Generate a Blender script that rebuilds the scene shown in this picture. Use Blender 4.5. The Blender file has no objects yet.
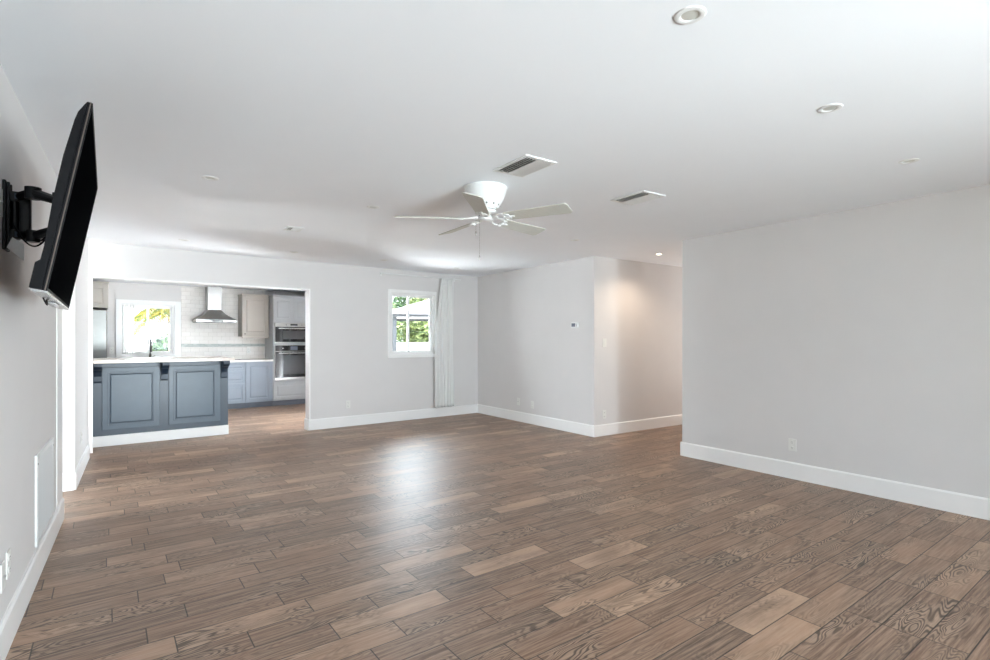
import bpy, bmesh, math, random
from mathutils import Vector, Matrix
from math import radians, sin, cos, pi

random.seed(7)
S = bpy.context.scene
COL = S.collection

# ------------------------------------------------------------------ camera
cam_d = bpy.data.cameras.new('camera')
cam = bpy.data.objects.new('camera', cam_d)
COL.objects.link(cam)
cam.location = (0, 0, 1.3092)
cam.rotation_euler = (radians(90), 0, -0.6035)
cam_d.sensor_fit = 'HORIZONTAL'
cam_d.sensor_width = 36
cam_d.lens = 528.1 / 990 * 36
cam_d.shift_y = (339.84 - 330) / 990
cam_d.clip_start = 0.02
S.camera = cam

# ------------------------------------------------------------------ world, sun, exposure
w = bpy.data.worlds.new('sky')
S.world = w
w.use_nodes = True
bg = w.node_tree.nodes['Background']
bg.inputs[0].default_value = (0.82, 0.915, 1.0, 1)
bg.inputs[1].default_value = 4.8

sun_d = bpy.data.lights.new('sun', 'SUN')
sun_d.energy = 4.0
sun_d.angle = radians(1.0)
sun_d.color = (1, .97, .92)
sun = bpy.data.objects.new('sun', sun_d)
COL.objects.link(sun)
sun.rotation_euler = Vector((0.62, 0.02, -0.78)).to_track_quat('-Z', 'Y').to_euler()

S.view_settings.view_transform = 'Standard'
S.view_settings.look = 'None'
S.view_settings.gamma = 1
S.view_settings.use_curve_mapping = False
S.view_settings.exposure = 1.52
S.cycles.use_denoising = True
S.cycles.max_bounces = 14
S.cycles.diffuse_bounces = 8
S.cycles.glossy_bounces = 4
S.cycles.transparent_max_bounces = 24
S.cycles.sample_clamp_indirect = 8
S.cycles.caustics_reflective = False
S.cycles.caustics_refractive = False

# the back wall and the kitchen behind it stand at a slight angle to the living room
KA = math.atan(.0619)
KP = Vector((2.0, 7.81, 0))
KM = Matrix.Translation(KP) @ Matrix.Rotation(KA, 4, 'Z')
LA = .0105                       # left wall runs very slightly off the Y axis
def lx(y, o=0.0): return -.4707 + LA * y + o
LM = Matrix.Translation((-.4707, 0, 0)) @ Matrix.Rotation(-math.atan(LA), 4, 'Z')
IM = Matrix.Identity(4)

def portal(name, loc, rot, sx, sy):
    d = bpy.data.lights.new(name, 'AREA'); d.shape = 'RECTANGLE'; d.size = sx; d.size_y = sy
    o = bpy.data.objects.new(name, d); COL.objects.link(o); o.location = loc; o.rotation_euler = rot
    d.cycles.is_portal = True
    return o
def facing(v): return Vector(v).to_track_quat('-Z', 'Y').to_euler()
REAR_Y = -2.6
portal('rear_door_portal', (2.2, REAR_Y - .16, 1.1), facing((0, 1, 0)), 2.4, 2.1)
p = KM @ Vector((1.82, .16, 1.57)); portal('living_window_portal', p, facing((sin(KA), -cos(KA), 0)), .86, 1.0)
p = KM @ Vector((-1.49, 3.96, 1.5)); portal('kitchen_window_portal', p, facing((sin(KA), -cos(KA), 0)), .9, .95)

def fill_light(name, loc, rot, sx, sy, power, col):  # unseen area lamp added as fill
    d = bpy.data.lights.new(name, 'AREA'); d.shape = 'RECTANGLE'; d.size = sx; d.size_y = sy; d.energy = power; d.color = col
    o = bpy.data.objects.new(name, d); COL.objects.link(o); o.location = loc; o.rotation_euler = rot
    return o
# unseen lamp added behind the camera to brighten the living room
fill_light('rear_fill', (2.9, REAR_Y - 3.2, .4), facing((-.12, 1, .18)), 2.8, .9, 370, (.86, .94, 1))
fill_light('foyer_fill', LM @ Vector((-3.05, 5.62, 1.05)), facing((1, 0, .05)), .6, 1.6, 45, (.90, .95, 1))  # added lamp beyond the doorway, lifts the middle wall and ceiling
fill_light('hall_fill', (8.1, 4.41, 1.3), facing((-1, 0, 0)), 1.0, 1.8, 5, (1, .93, .87))  # added lamp at the closed end of the hall, brightens its walls
q = KM @ Vector((3.7, 2.6, 3.15)); fill_light('floor_glow_fill', q, facing((-1.3, -2.5, -1.45)), 3.2, 1.1, 125, (.80, .90, 1))  # added lamp above the window view, strengthens the glow on the floor
q = KM @ Vector((1.9, 1.0, .35)); fill_light('far_ceiling_fill', q, facing((0, -.9, 1)), 2.2, .8, 130, (.88, .94, 1))  # added lamp below the sill, brightens the ceiling near the window
fill_light('kitchen_fill', KM @ Vector((1.9, 1.5, 1.2)), facing((-cos(KA), -sin(KA) - .2, .15)), 1.5, 1.6, 19, (.97, .98, 1))  # added lamp outside the right kitchen wall, fills the kitchen

# ------------------------------------------------------------------ materials
def srgb(r, g, b):
    f = lambda c: (c / 255 / 12.92) if c <= 10 else ((c / 255 + .055) / 1.055) ** 2.4
    return (f(r), f(g), f(b), 1)

def mat(name, col, rough=.5, metal=0.0, noise=0.0, nscale=20, bump=0.0, spec=.5, aniso=None, emit=None, coat=0):
    m = bpy.data.materials.new(name); m.use_nodes = True
    nt = m.node_tree; b = nt.nodes['Principled BSDF']
    b.inputs['Base Color'].default_value = col
    b.inputs['Roughness'].default_value = rough
    b.inputs['Metallic'].default_value = metal
    b.inputs['Specular IOR Level'].default_value = spec
    b.inputs['Coat Weight'].default_value = coat
    if emit:
        b.inputs['Emission Color'].default_value = emit[0]; b.inputs['Emission Strength'].default_value = emit[1]
    if noise or bump:
        tc = nt.nodes.new('ShaderNodeTexCoord'); mp = nt.nodes.new('ShaderNodeMapping')
        nt.links.new(tc.outputs['Object'], mp.inputs[0])
        if aniso: mp.inputs['Scale'].default_value = aniso
        n = nt.nodes.new('ShaderNodeTexNoise'); n.inputs['Scale'].default_value = nscale; n.inputs['Detail'].default_value = 4
        nt.links.new(mp.outputs[0], n.inputs['Vector'])
        if noise:
            r = nt.nodes.new('ShaderNodeMapRange')
            r.inputs['From Min'].default_value = .3; r.inputs['From Max'].default_value = .7
            r.inputs['To Min'].default_value = 1 - noise; r.inputs['To Max'].default_value = 1 + noise
            nt.links.new(n.outputs[0], r.inputs[0])
            v = nt.nodes.new('ShaderNodeVectorMath'); v.operation = 'SCALE'
            v.inputs[0].default_value = col[:3]
            nt.links.new(r.outputs[0], v.inputs['Scale'])
            nt.links.new(v.outputs[0], b.inputs['Base Color'])
        if bump:
            bp = nt.nodes.new('ShaderNodeBump'); bp.inputs['Strength'].default_value = bump; bp.inputs['Distance'].default_value = .002
            nt.links.new(n.outputs[0], bp.inputs['Height']); nt.links.new(bp.outputs[0], b.inputs['Normal'])
    return m

MT = {
 'wall': mat('wall_paint', srgb(223, 221, 220), .75, noise=.012, nscale=3, bump=.06, spec=.25),
 'ceil': mat('ceiling_paint', srgb(247, 250, 254), .8, noise=.01, nscale=2, spec=.2),
 'trim': mat('white_trim_paint', srgb(247, 247, 246), .35, noise=.01, nscale=5),
 'white': mat('white_enamel', srgb(236, 237, 236), .3, noise=.01, nscale=8),
 'plastic': mat('white_plastic', srgb(232, 232, 228), .35, noise=.01, nscale=30),
 'blade': mat('fan_blade_laminate', srgb(206, 206, 198), .5, noise=.03, nscale=6, aniso=(1, 12, 1)),
 'dark': mat('dark_gap', srgb(38, 37, 35), .8, noise=.1),
 'duct': mat('grey_duct_metal', srgb(120, 118, 108), .6, .3, noise=.1, nscale=9),
 'black': mat('black_plastic', srgb(8, 8, 11), .5, noise=.15, nscale=30, spec=.15),
 'blackmetal': mat('black_powder_coat', srgb(12, 13, 16), .4, .2, noise=.15, nscale=40),
 'screen': mat('screen_glass', srgb(2, 2, 3), .35, noise=.05, nscale=2, spec=.02),
 'glassblack': mat('black_oven_glass', srgb(12, 13, 15), .06, noise=.05, nscale=2),
 'silver': mat('silver_trim', srgb(200, 200, 200), .25, .85, noise=.05, nscale=30),
 'steel': mat('brushed_steel', srgb(178, 177, 174), .28, .9, noise=.06, nscale=6, aniso=(1, 1, 30)),
 'darkmetal': mat('dark_gunmetal', srgb(60, 58, 56), .3, .8, noise=.1),
 'navy': mat('slate_blue_paint', srgb(40, 56, 73), .35, noise=.04, nscale=10),
 'navypanel': mat('steel_blue_paint', srgb(70, 86, 101), .35, noise=.04, nscale=10),
 'cabgrey': mat('pale_grey_cabinet_paint', srgb(176, 180, 182), .4, noise=.02, nscale=8),
 'cab': mat('grey_blue_cabinet_paint', srgb(142, 153, 165), .4, noise=.02, nscale=8),
 'cabwarm': mat('greige_cabinet_paint', srgb(178, 172, 163), .4, noise=.02, nscale=8),
 'toe': mat('dark_toe_kick', srgb(95, 102, 112), .6, noise=.05),
 'quartz': mat('pale_quartz', srgb(226, 214, 202), .2, noise=.04, nscale=60),
 'quartzwhite': mat('white_quartz', srgb(240, 238, 234), .2, noise=.02, nscale=60),
 'bark': mat('palm_bark', srgb(120, 100, 80), .9, noise=.3, nscale=20),
 'patio': mat('pale_patio_concrete', srgb(205, 200, 190), .85, noise=.08, nscale=4),
 'canvas': mat('white_canvas', srgb(160, 156, 160), .8, noise=.03, nscale=6),
 'post': mat('dark_post_paint', srgb(58, 62, 66), .6, noise=.1, nscale=9),
 'stucco': mat('white_stucco', srgb(200, 192, 188), .85, noise=.04, nscale=12),
 'teal': mat('teal_shutter', srgb(62, 100, 102), .5, noise=.05, nscale=9),
 'edge': mat('dark_metal_edge', srgb(96, 86, 80), .4, .5, noise=.05),
 'fridge': mat('refrigerator_steel', srgb(120, 119, 116), .3, .85, noise=.06, nscale=6, aniso=(1, 1, 30)),
 'copper': mat('outlet_slot', srgb(60, 58, 55), .6, noise=.05),
 'lcd': mat('lcd_grey', srgb(110, 116, 130), .25, noise=.05),
}

MT['screen'].node_tree.nodes['Principled BSDF'].inputs['IOR'].default_value = 1.01
def mat_leaf(name, c1, c2):
    m = bpy.data.materials.new(name); m.use_nodes = True; nt = m.node_tree; b = nt.nodes['Principled BSDF']
    g = nt.nodes.new('ShaderNodeNewGeometry'); r = nt.nodes.new('ShaderNodeValToRGB')
    r.color_ramp.elements[0].color = c1; r.color_ramp.elements[1].color = c2
    nt.links.new(g.outputs['Random Per Island'], r.inputs[0]); nt.links.new(r.outputs[0], b.inputs['Base Color'])
    b.inputs['Roughness'].default_value = .55
    return m
MT['leaf'] = mat_leaf('green_leaves', srgb(48, 72, 36), srgb(140, 150, 92))
MT['leafdark'] = mat_leaf('dark_leaves', srgb(26, 46, 30), srgb(84, 110, 66))
MT['frond'] = mat_leaf('palm_fronds', srgb(48, 78, 22), srgb(150, 128, 40))

def mat_pane():
    m = bpy.data.materials.new('window_glass'); m.use_nodes = True; nt = m.node_tree; nt.nodes.clear()
    o = nt.nodes.new('ShaderNodeOutputMaterial'); mx = nt.nodes.new('ShaderNodeMixShader')
    t = nt.nodes.new('ShaderNodeBsdfTransparent'); t.inputs[0].default_value = (.95, .97, .97, 1)
    g = nt.nodes.new('ShaderNodeBsdfGlossy'); g.inputs['Roughness'].default_value = .02
    f = nt.nodes.new('ShaderNodeFresnel'); f.inputs[0].default_value = 1.35
    nt.links.new(f.outputs[0], mx.inputs[0]); nt.links.new(t.outputs[0], mx.inputs[1]); nt.links.new(g.outputs[0], mx.inputs[2])
    nt.links.new(mx.outputs[0], o.inputs[0]); return m
MT['pane'] = mat_pane()

def mat_sheer():
    m = bpy.data.materials.new('sheer_fabric'); m.use_nodes = True; nt = m.node_tree; nt.nodes.clear()
    o = nt.nodes.new('ShaderNodeOutputMaterial'); a = nt.nodes.new('ShaderNodeMixShader'); b2 = nt.nodes.new('ShaderNodeMixShader')
    d = nt.nodes.new('ShaderNodeBsdfDiffuse'); tl = nt.nodes.new('ShaderNodeBsdfTranslucent'); tr = nt.nodes.new('ShaderNodeBsdfTransparent')
    w_ = nt.nodes.new('ShaderNodeTexNoise'); w_.inputs['Scale'].default_value = 60
    r = nt.nodes.new('ShaderNodeValToRGB'); r.color_ramp.elements[0].color = srgb(243, 243, 242); r.color_ramp.elements[1].color = srgb(250, 250, 249)
    nt.links.new(w_.outputs[0], r.inputs[0]); nt.links.new(r.outputs[0], d.inputs[0]); nt.links.new(r.outputs[0], tl.inputs[0])
    a.inputs[0].default_value = .22; nt.links.new(d.outputs[0], a.inputs[1]); nt.links.new(tl.outputs[0], a.inputs[2])
    b2.inputs[0].default_value = .08; nt.links.new(a.outputs[0], b2.inputs[1]); nt.links.new(tr.outputs[0], b2.inputs[2])
    nt.links.new(b2.outputs[0], o.inputs[0]); return m
MT['sheer'] = mat_sheer()

class NT:
    """tiny helper for writing node maths"""
    def __init__(s, nt): s.nt = nt
    def val(s, sock, v):
        if isinstance(v, (int, float)): sock.default_value = v
        else: s.nt.links.new(v, sock)
    def m(s, op, a, b=0.0, c=None):
        n = s.nt.nodes.new('ShaderNodeMath'); n.operation = op
        s.val(n.inputs[0], a); s.val(n.inputs[1], b)
        if c is not None: s.val(n.inputs[2], c)
        return n.outputs[0]
    def comb(s, x, y, z=0.0):
        n = s.nt.nodes.new('ShaderNodeCombineXYZ')
        for i, v in enumerate((x, y, z)): s.val(n.inputs[i], v)
        return n.outputs[0]
    def noise(s, vec, scale, detail=3, rough=.5, dist=0):
        n = s.nt.nodes.new('ShaderNodeTexNoise'); n.inputs['Scale'].default_value = scale
        n.inputs['Detail'].default_value = detail; n.inputs['Roughness'].default_value = rough; n.inputs['Distortion'].default_value = dist
        s.nt.links.new(vec, n.inputs['Vector']); return n.outputs[0]
    def white(s, vec):
        n = s.nt.nodes.new('ShaderNodeTexWhiteNoise'); n.noise_dimensions = '3D'; s.nt.links.new(vec, n.inputs['Vector']); return n.outputs['Value']
    def ramp(s, fac, stops):
        n = s.nt.nodes.new('ShaderNodeValToRGB'); e = n.color_ramp.elements
        e[0].position, e[0].color = stops[0]; e[1].position, e[1].color = stops[-1]
        for p_, c in stops[1:-1]: x = e.new(p_); x.color = c
        s.nt.links.new(fac, n.inputs[0]); return n.outputs[0]
    def mix(s, fac, a, b, mode='MIX'):
        n = s.nt.nodes.new('ShaderNodeMix'); n.data_type = 'RGBA'; n.blend_type = mode
        s.val(n.inputs[0], fac)
        for sock, v in ((n.inputs[6], a), (n.inputs[7], b)):
            if isinstance(v, tuple): sock.default_value = v
            else: s.nt.links.new(v, sock)
        return n.outputs[2]
    def rng(s, v, a, b, c, d):
        n = s.nt.nodes.new('ShaderNodeMapRange'); s.nt.links.new(v, n.inputs[0])
        for i, q in enumerate((a, b, c, d)): n.inputs[i + 1].default_value = q
        return n.outputs[0]

def mat_floor():
    m = bpy.data.materials.new('wood_look_plank_tile'); m.use_nodes = True; nt = m.node_tree; b = nt.nodes['Principled BSDF']
    n = NT(nt)
    g = nt.nodes.new('ShaderNodeNewGeometry'); mp = nt.nodes.new('ShaderNodeMapping'); mp.inputs['Rotation'].default_value = (0, 0, -.031)
    nt.links.new(g.outputs['Position'], mp.inputs[0])
    sp = nt.nodes.new('ShaderNodeSeparateXYZ'); nt.links.new(mp.outputs[0], sp.inputs[0])
    X, Y = sp.outputs[0], sp.outputs[1]
    W, L = .1515, .565
    v = n.m('DIVIDE', n.m('SUBTRACT', Y, 3.78 - .1515 * 60), W)
    row = n.m('FLOOR', v); fv = n.m('FRACT', v)
    off = n.white(n.comb(row, 3.7, 1.3))
    u = n.m('ADD', n.m('DIVIDE', X, L), n.m('ADD', n.m('MULTIPLY', off, 7.0), 50.0))
    col = n.m('FLOOR', u); fu = n.m('FRACT', u)
    r1 = n.white(n.comb(row, col, .5)); r2 = n.white(n.comb(row, col, 7.5)); r3 = n.white(n.comb(row, col, 13.5))
    # joints
    dv = n.m('MULTIPLY', n.m('MINIMUM', fv, n.m('SUBTRACT', 1.0, fv)), W)
    du = n.m('MULTIPLY', n.m('MINIMUM', fu, n.m('SUBTRACT', 1.0, fu)), L)
    dj = n.m('MINIMUM', dv, du)
    joint = n.rng(dj, .0014, .0036, 1, 0)
    # grain
    ox, oy = n.m('MULTIPLY', r1, 37.0), n.m('MULTIPLY', r2, 23.0)
    gx, gy = n.m('ADD', X, ox), n.m('ADD', Y, oy)
    fine = n.noise(n.comb(n.m('MULTIPLY', gx, 3.0), n.m('MULTIPLY', gy, 75.0)), 1.0, 5, .65)
    mid = n.noise(n.comb(n.m('MULTIPLY', gx, 2.2), n.m('MULTIPLY', gy, 9.0), r3), 1.0, 4, .6)
    fieldn = n.noise(n.comb(n.m('MULTIPLY', gx, 1.9), n.m('MULTIPLY', gy, 9.5), n.m('MULTIPLY', r3, 9.0)), 1.0, 2.0, .5, .3)
    rings = n.m('SINE', n.m('MULTIPLY', fieldn, 150.0))
    ringv = n.rng(rings, -.35, .75, 0, 1)
    mask = n.noise(n.comb(n.m('MULTIPLY', gx, 2.4), n.m('MULTIPLY', gy, 6.0), 4.2), 1.0, 2, .5)
    mask = n.m('MULTIPLY', n.rng(mask, .42, .62, 0, 1), n.rng(r3, .15, .65, .3, 1))
    base = n.ramp(r1, [(0, srgb(80, 61, 49)), (.3, srgb(108, 83, 67)), (.55, srgb(128, 99, 80)), (.8, srgb(154, 122, 99)), (1, srgb(190, 158, 132))])
    base = n.mix(n.rng(mid, .40, .62, .0, .62), base, srgb(66, 51, 42))
    base = n.mix(n.rng(r2, 0, 1, 0, .20), base, srgb(165, 118, 86))
    base = n.mix(n.rng(fine, .38, .64, .0, .62), base, srgb(192, 163, 140))
    base = n.mix(n.m('MULTIPLY', n.m('MULTIPLY', ringv, mask), .72), base, srgb(38, 29, 24))
    base = n.mix(n.m('MULTIPLY', n.m('MULTIPLY', n.m('SUBTRACT', 1.0, ringv), mask), .30), base, srgb(204, 178, 154))
    base = n.mix(n.m('MULTIPLY', joint, .9), base, srgb(40, 33, 28))
    nt.links.new(base, b.inputs['Base Color'])
    nt.links.new(n.rng(fine, .3, .7, .38, .47), b.inputs['Roughness'])
    b.inputs['Specular IOR Level'].default_value = .5
    hgt = n.m('SUBTRACT', n.m('MULTIPLY', fine, .03), joint)
    # slight lippage/tilt plank by plank
    tilt = n.m('MULTIPLY', n.m('SUBTRACT', r2, .5), n.m('MULTIPLY', fv, .5))
    hgt = n.m('ADD', hgt, tilt)
    bp = nt.nodes.new('ShaderNodeBump'); bp.inputs['Strength'].default_value = .5; bp.inputs['Distance'].default_value = .0015
    nt.links.new(hgt, bp.inputs['Height']); nt.links.new(bp.outputs[0], b.inputs['Normal'])
    return m
MT['floor'] = mat_floor()

def mat_tile():
    m = bpy.data.materials.new('glazed_subway_tile'); m.use_nodes = True; nt = m.node_tree; b = nt.nodes['Principled BSDF']
    tc = nt.nodes.new('ShaderNodeTexCoord'); mp = nt.nodes.new('ShaderNodeMapping'); mp.inputs['Rotation'].default_value = (radians(90), 0, 0)
    nt.links.new(tc.outputs['Object'], mp.inputs[0])
    br = nt.nodes.new('ShaderNodeTexBrick'); nt.links.new(mp.outputs[0], br.inputs['Vector'])
    br.inputs['Color1'].default_value = srgb(238, 234, 229); br.inputs['Color2'].default_value = srgb(232, 227, 221); br.inputs['Mortar'].default_value = srgb(216, 211, 205)
    br.inputs['Scale'].default_value = 1; br.inputs['Brick Width'].default_value = .152; br.inputs['Row Height'].default_value = .0762; br.inputs['Mortar Size'].default_value = .003
    nt.links.new(br.outputs[0], b.inputs['Base Color']); b.inputs['Roughness'].default_value = .35
    bp = nt.nodes.new('ShaderNodeBump'); bp.invert = True; bp.inputs['Distance'].default_value = .002; nt.links.new(br.outputs['Fac'], bp.inputs['Height']); nt.links.new(bp.outputs[0], b.inputs['Normal'])
    return m
MT['tile'] = mat_tile()
def mat_mosaic():
    m = bpy.data.materials.new('glass_mosaic_band'); m.use_nodes = True; nt = m.node_tree; b = nt.nodes['Principled BSDF']
    tc = nt.nodes.new('ShaderNodeTexCoord'); mp = nt.nodes.new('ShaderNodeMapping'); mp.inputs['Rotation'].default_value = (radians(90), 0, 0)
    nt.links.new(tc.outputs['Object'], mp.inputs[0])
    br = nt.nodes.new('ShaderNodeTexBrick'); nt.links.new(mp.outputs[0], br.inputs['Vector'])
    br.inputs['Color1'].default_value = srgb(196, 204, 200); br.inputs['Color2'].default_value = srgb(158, 170, 166); br.inputs['Mortar'].default_value = srgb(205, 202, 196)
    br.inputs['Scale'].default_value = 1; br.inputs['Brick Width'].default_value = .05; br.inputs['Row Height'].default_value = .016; br.inputs['Mortar Size'].default_value = .0015
    nt.links.new(br.outputs[0], b.inputs['Base Color']); b.inputs['Roughness'].default_value = .12
    return m
MT['mosaic'] = mat_mosaic()

# ------------------------------------------------------------------ mesh helpers
class MB:
    def __init__(s): s.bm = bmesh.new()
    def box(s, x0, x1, y0, y1, z0, z1, bev=0.0, seg=2):
        t = bmesh.new(); bmesh.ops.create_cube(t, size=1)
        for v in t.verts:
            v.co = Vector(((x0 + x1) / 2 + v.co.x * abs(x1 - x0), (y0 + y1) / 2 + v.co.y * abs(y1 - y0), (z0 + z1) / 2 + v.co.z * abs(z1 - z0)))
        if bev: bmesh.ops.bevel(t, geom=list(t.edges), offset=bev, segments=seg, affect='EDGES', profile=.5)
        s.add(t); return s
    def add(s, t, M=None):
        if M is not None: t.transform(M)
        me = bpy.data.meshes.new('tmp'); t.to_mesh(me); t.free(); s.bm.from_mesh(me); bpy.data.meshes.remove(me)
    def cyl(s, p0, p1, r0, r1=None, seg=20, caps=True):
        p0, p1 = Vector(p0), Vector(p1); r1 = r0 if r1 is None else r1
        t = bmesh.new(); bmesh.ops.create_cone(t, cap_ends=caps, segments=seg, radius1=r0, radius2=r1, depth=(p1 - p0).length)
        q = Vector((0, 0, 1)).rotation_difference(p1 - p0)
        s.add(t, Matrix.Translation((p0 + p1) / 2) @ q.to_matrix().to_4x4()); return s
    def lathe(s, prof, c=(0, 0, 0), seg=40):
        c = Vector(c); t = s.bm; rings = []
        for r, z in prof:
            rings.append([t.verts.new(c + Vector((max(r, 1e-4) * cos(2 * pi * i / seg), max(r, 1e-4) * sin(2 * pi * i / seg), z))) for i in range(seg)])
        for a, b_ in zip(rings, rings[1:]):
            for i in range(seg):
                t.faces.new((a[i], a[(i + 1) % seg], b_[(i + 1) % seg], b_[i]))
        return s
    def prism(s, pts, d, o=(0, 0, 0)):
        """pts: 3-D polygon, extruded along vector d"""
        t = s.bm; o = Vector(o); d = Vector(d)
        a = [t.verts.new(o + Vector(p_)) for p_ in pts]; b_ = [t.verts.new(o + Vector(p_) + d) for p_ in pts]
        t.faces.new(a); t.faces.new(b_[::-1])
        for i in range(len(a)):
            j = (i + 1) % len(a); t.faces.new((a[j], a[i], b_[i], b_[j]))
        return s
    def tube(s, pts, r, seg=10, closed=False):
        t = s.bm; pts = [Vector(p_) for p_ in pts]; rings = []; N = len(pts)
        up = None
        for i, p_ in enumerate(pts):
            if closed: d = pts[(i + 1) % N] - pts[i - 1]
            else: d = pts[min(i + 1, N - 1)] - pts[max(i - 1, 0)]
            d.normalize()
            if up is None: up = Vector((0, 0, 1)) if abs(d.z) < .9 else Vector((1, 0, 0))
            a = d.cross(up).normalized(); up = a.cross(d).normalized()
            rr_ = r[i] if isinstance(r, (list, tuple)) else r
            rings.append([t.verts.new(p_ + a * rr_ * cos(2 * pi * k / seg) + up * rr_ * sin(2 * pi * k / seg)) for k in range(seg)])
        for i in range(N if closed else N - 1):
            A, B_ = rings[i], rings[(i + 1) % N]
            for k in range(seg): t.faces.new((A[k], A[(k + 1) % seg], B_[(k + 1) % seg], B_[k]))
        if not closed:
            t.faces.new(rings[0][::-1]); t.faces.new(rings[-1])
        return s
    def frustum(s, x0, x1, z0, z1, y0, inset, y1):
        """raised field: rectangle in xz at y0, smaller one at y1"""
        t = s.bm
        a = [t.verts.new(c) for c in ((x0, y0, z0), (x1, y0, z0), (x1, y0, z1), (x0, y0, z1))]
        i = inset
        b_ = [t.verts.new(c) for c in ((x0 + i, y1, z0 + i), (x1 - i, y1, z0 + i), (x1 - i, y1, z1 - i), (x0 + i, y1, z1 - i))]
        t.faces.new(b_)
        for k in range(4):
            j = (k + 1) % 4; t.faces.new((a[k], a[j], b_[j], b_[k]))
        return s
    def build(s, name, m, parent=None, M=None, smooth=False, loc=None):
        if M is not None: s.bm.transform(M)
        bmesh.ops.recalc_face_normals(s.bm, faces=list(s.bm.faces))
        me = bpy.data.meshes.new(name); s.bm.to_mesh(me); s.bm.free()
        ms = m if isinstance(m, list) else [m]
        for x in ms: me.materials.append(MT[x] if isinstance(x, str) else x)
        if smooth:
            for p_ in me.polygons: p_.use_smooth = True
            me.set_sharp_from_angle(angle=radians(35))
        o = bpy.data.objects.new(name, me); COL.objects.link(o)
        if parent is not None: o.parent = parent
        if loc is not None: o.location = loc
        return o

def tag(o, label=None, cat=None, group=None, kind=None):
    if label: o['label'] = label
    if cat: o['category'] = cat
    if group: o['group'] = group
    if kind: o['kind'] = kind
    return o
def empty(name, M, label=None, cat=None, group=None, kind=None):
    o = bpy.data.objects.new(name, None); COL.objects.link(o); o.matrix_world = M; o.empty_display_size = .1
    return tag(o, label, cat, group, kind)
def struct(name, mb, m, M=None, parent=None, **k):
    o = mb.build(name, m, parent, M, **k)
    if parent is None: o['kind'] = 'structure'
    return o
def copy_tree(o, parent=None):
    c = o.copy(); COL.objects.link(c)
    if parent is not None: c.parent = parent
    for ch in list(o.children): copy_tree(ch, c)
    return c
T = Matrix.Translation
RZ = lambda a: Matrix.Rotation(a, 4, 'Z')

H = 2.44; HK = 2.325
XR = 5.14; YH = 5.103; YR = 3.72; B = 3.80
# ------------------------------------------------------------------ setting: floor, ceilings, walls
struct('floor', MB().box(-3.2, 8.4, REAR_Y - .12, 12.4, -.15, 0), 'floor')
struct('ceiling', MB().box(-.62, 8.4, REAR_Y - .12, 8.2, H, H + .15), 'ceil')
struct('ceiling', MB().box(-3.2, 1.5, .12, B + .12, HK, HK + .12), 'ceil', KM)

# left wall with a doorway beyond the grille
LY0, LY1 = 4.98, 5.873
mb = MB()
mb.box(-.12, 0, REAR_Y, LY0, 0, H); mb.box(-.12, 0, LY1, 7.46, 0, H); mb.box(-.12, 0, LY0, LY1, 2.06, H)
struct('wall_left', mb, 'wall', LM)
mb = MB().box(0, .006, LY0 - .30, LY0, .155, 2.2, .002).box(0, .006, LY1, LY1 + .05, .155, 2.2, .002)
struct('trim_1', mb, 'trim', LM)
# unseen foyer behind the doorway, shaped as a passage for fill light
mb = MB().box(-2.65, -.12, LY0 - .3, LY0 - .2, 0, H).box(-2.65, -.12, LY1 + .2, LY1 + .3, 0, H).box(-2.7, -2.6, LY0 - .2, LY1 + .2, 2.1, H)
struct('wall_foyer', mb, 'wall', LM)
struct('ceiling', MB().box(-2.7, -.12, LY0 - .3, LY1 + .3, H, H + .1), 'ceil', LM)

# back wall with the opening to the kitchen and the window
WU0, WU1, WZ0, WZ1 = 1.425, 2.235, 1.075, 2.065      # hole of the living room window
HD = 2.045
mb = MB()
mb.box(-3.2, -2.375, .0, .12, 0, H)
mb.box(-2.375, .14, 0, .12, HD, H)
mb.box(.14, WU0, 0, .12, 0, H); mb.box(WU1, 3.25, 0, .12, 0, H)
mb.box(WU0, WU1, 0, .12, 0, WZ0); mb.box(WU0, WU1, 0, .12, WZ1, H)
struct('wall_back', mb, 'wall', KM)
# white corner lining of the opening
mb = MB().box(.125, .1405, -.003, .17, 0, HD - .012, .002).box(-2.378, -2.368, .0, .17, 0, HD - .012, .002).box(-2.378, .1405, -.003, .17, HD - .012, HD + .001, .002)
struct('trim_2', mb, 'trim', KM)

# middle wall (thermostat) and the hall beyond it; right wall
struct('wall_middle', MB().box(XR, XR + .12, YH + .12, 8.15, 0, H), 'wall')
struct('wall_hall', MB().box(XR, 8.2, YH, YH + .12, 0, H), 'wall')
mb = MB().box(XR, XR + .12, REAR_Y, YR, 0, H)
struct('wall_right', mb, 'wall')
struct('wall_hall_near', MB().box(XR + .12, 8.2, YR - .12, YR, 0, H), 'wall')
struct('wall_hall_end', MB().box(8.2, 8.32, YR - .12, YH + .12, 0, H), 'wall')
mb = MB().box(-.62, 1.0, REAR_Y - .12, REAR_Y, 0, H).box(3.4, XR + .12, REAR_Y - .12, REAR_Y, 0, H).box(1.0, 3.4, REAR_Y - .12, REAR_Y, 2.15, H)
struct('wall_rear', mb, 'wall')
# kitchen shell
KU0, KU1, KZ0, KZ1 = -1.915, -1.10, 1.04, 1.95       # hole of the kitchen window
mb = MB().box(-3.2, KU0, B, B + .12, 0, HK).box(KU1, 1.42, B, B + .12, 0, HK).box(KU0, KU1, B, B + .12, 0, KZ0).box(KU0, KU1, B, B + .12, KZ1, HK)
struct('wall_kitchen', mb, 'wall', KM)
struct('wall_kitchen_left', MB().box(-3.2, -3.08, .12, B, 0, HK), 'wall', KM)
struct('wall_kitchen_right', MB().box(1.3, 1.42, .12, .8, 0, HK).box(1.3, 1.42, 2.1, B, 0, HK).box(1.3, 1.42, .8, 2.1, 2.1, HK), 'wall', KM)

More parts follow.
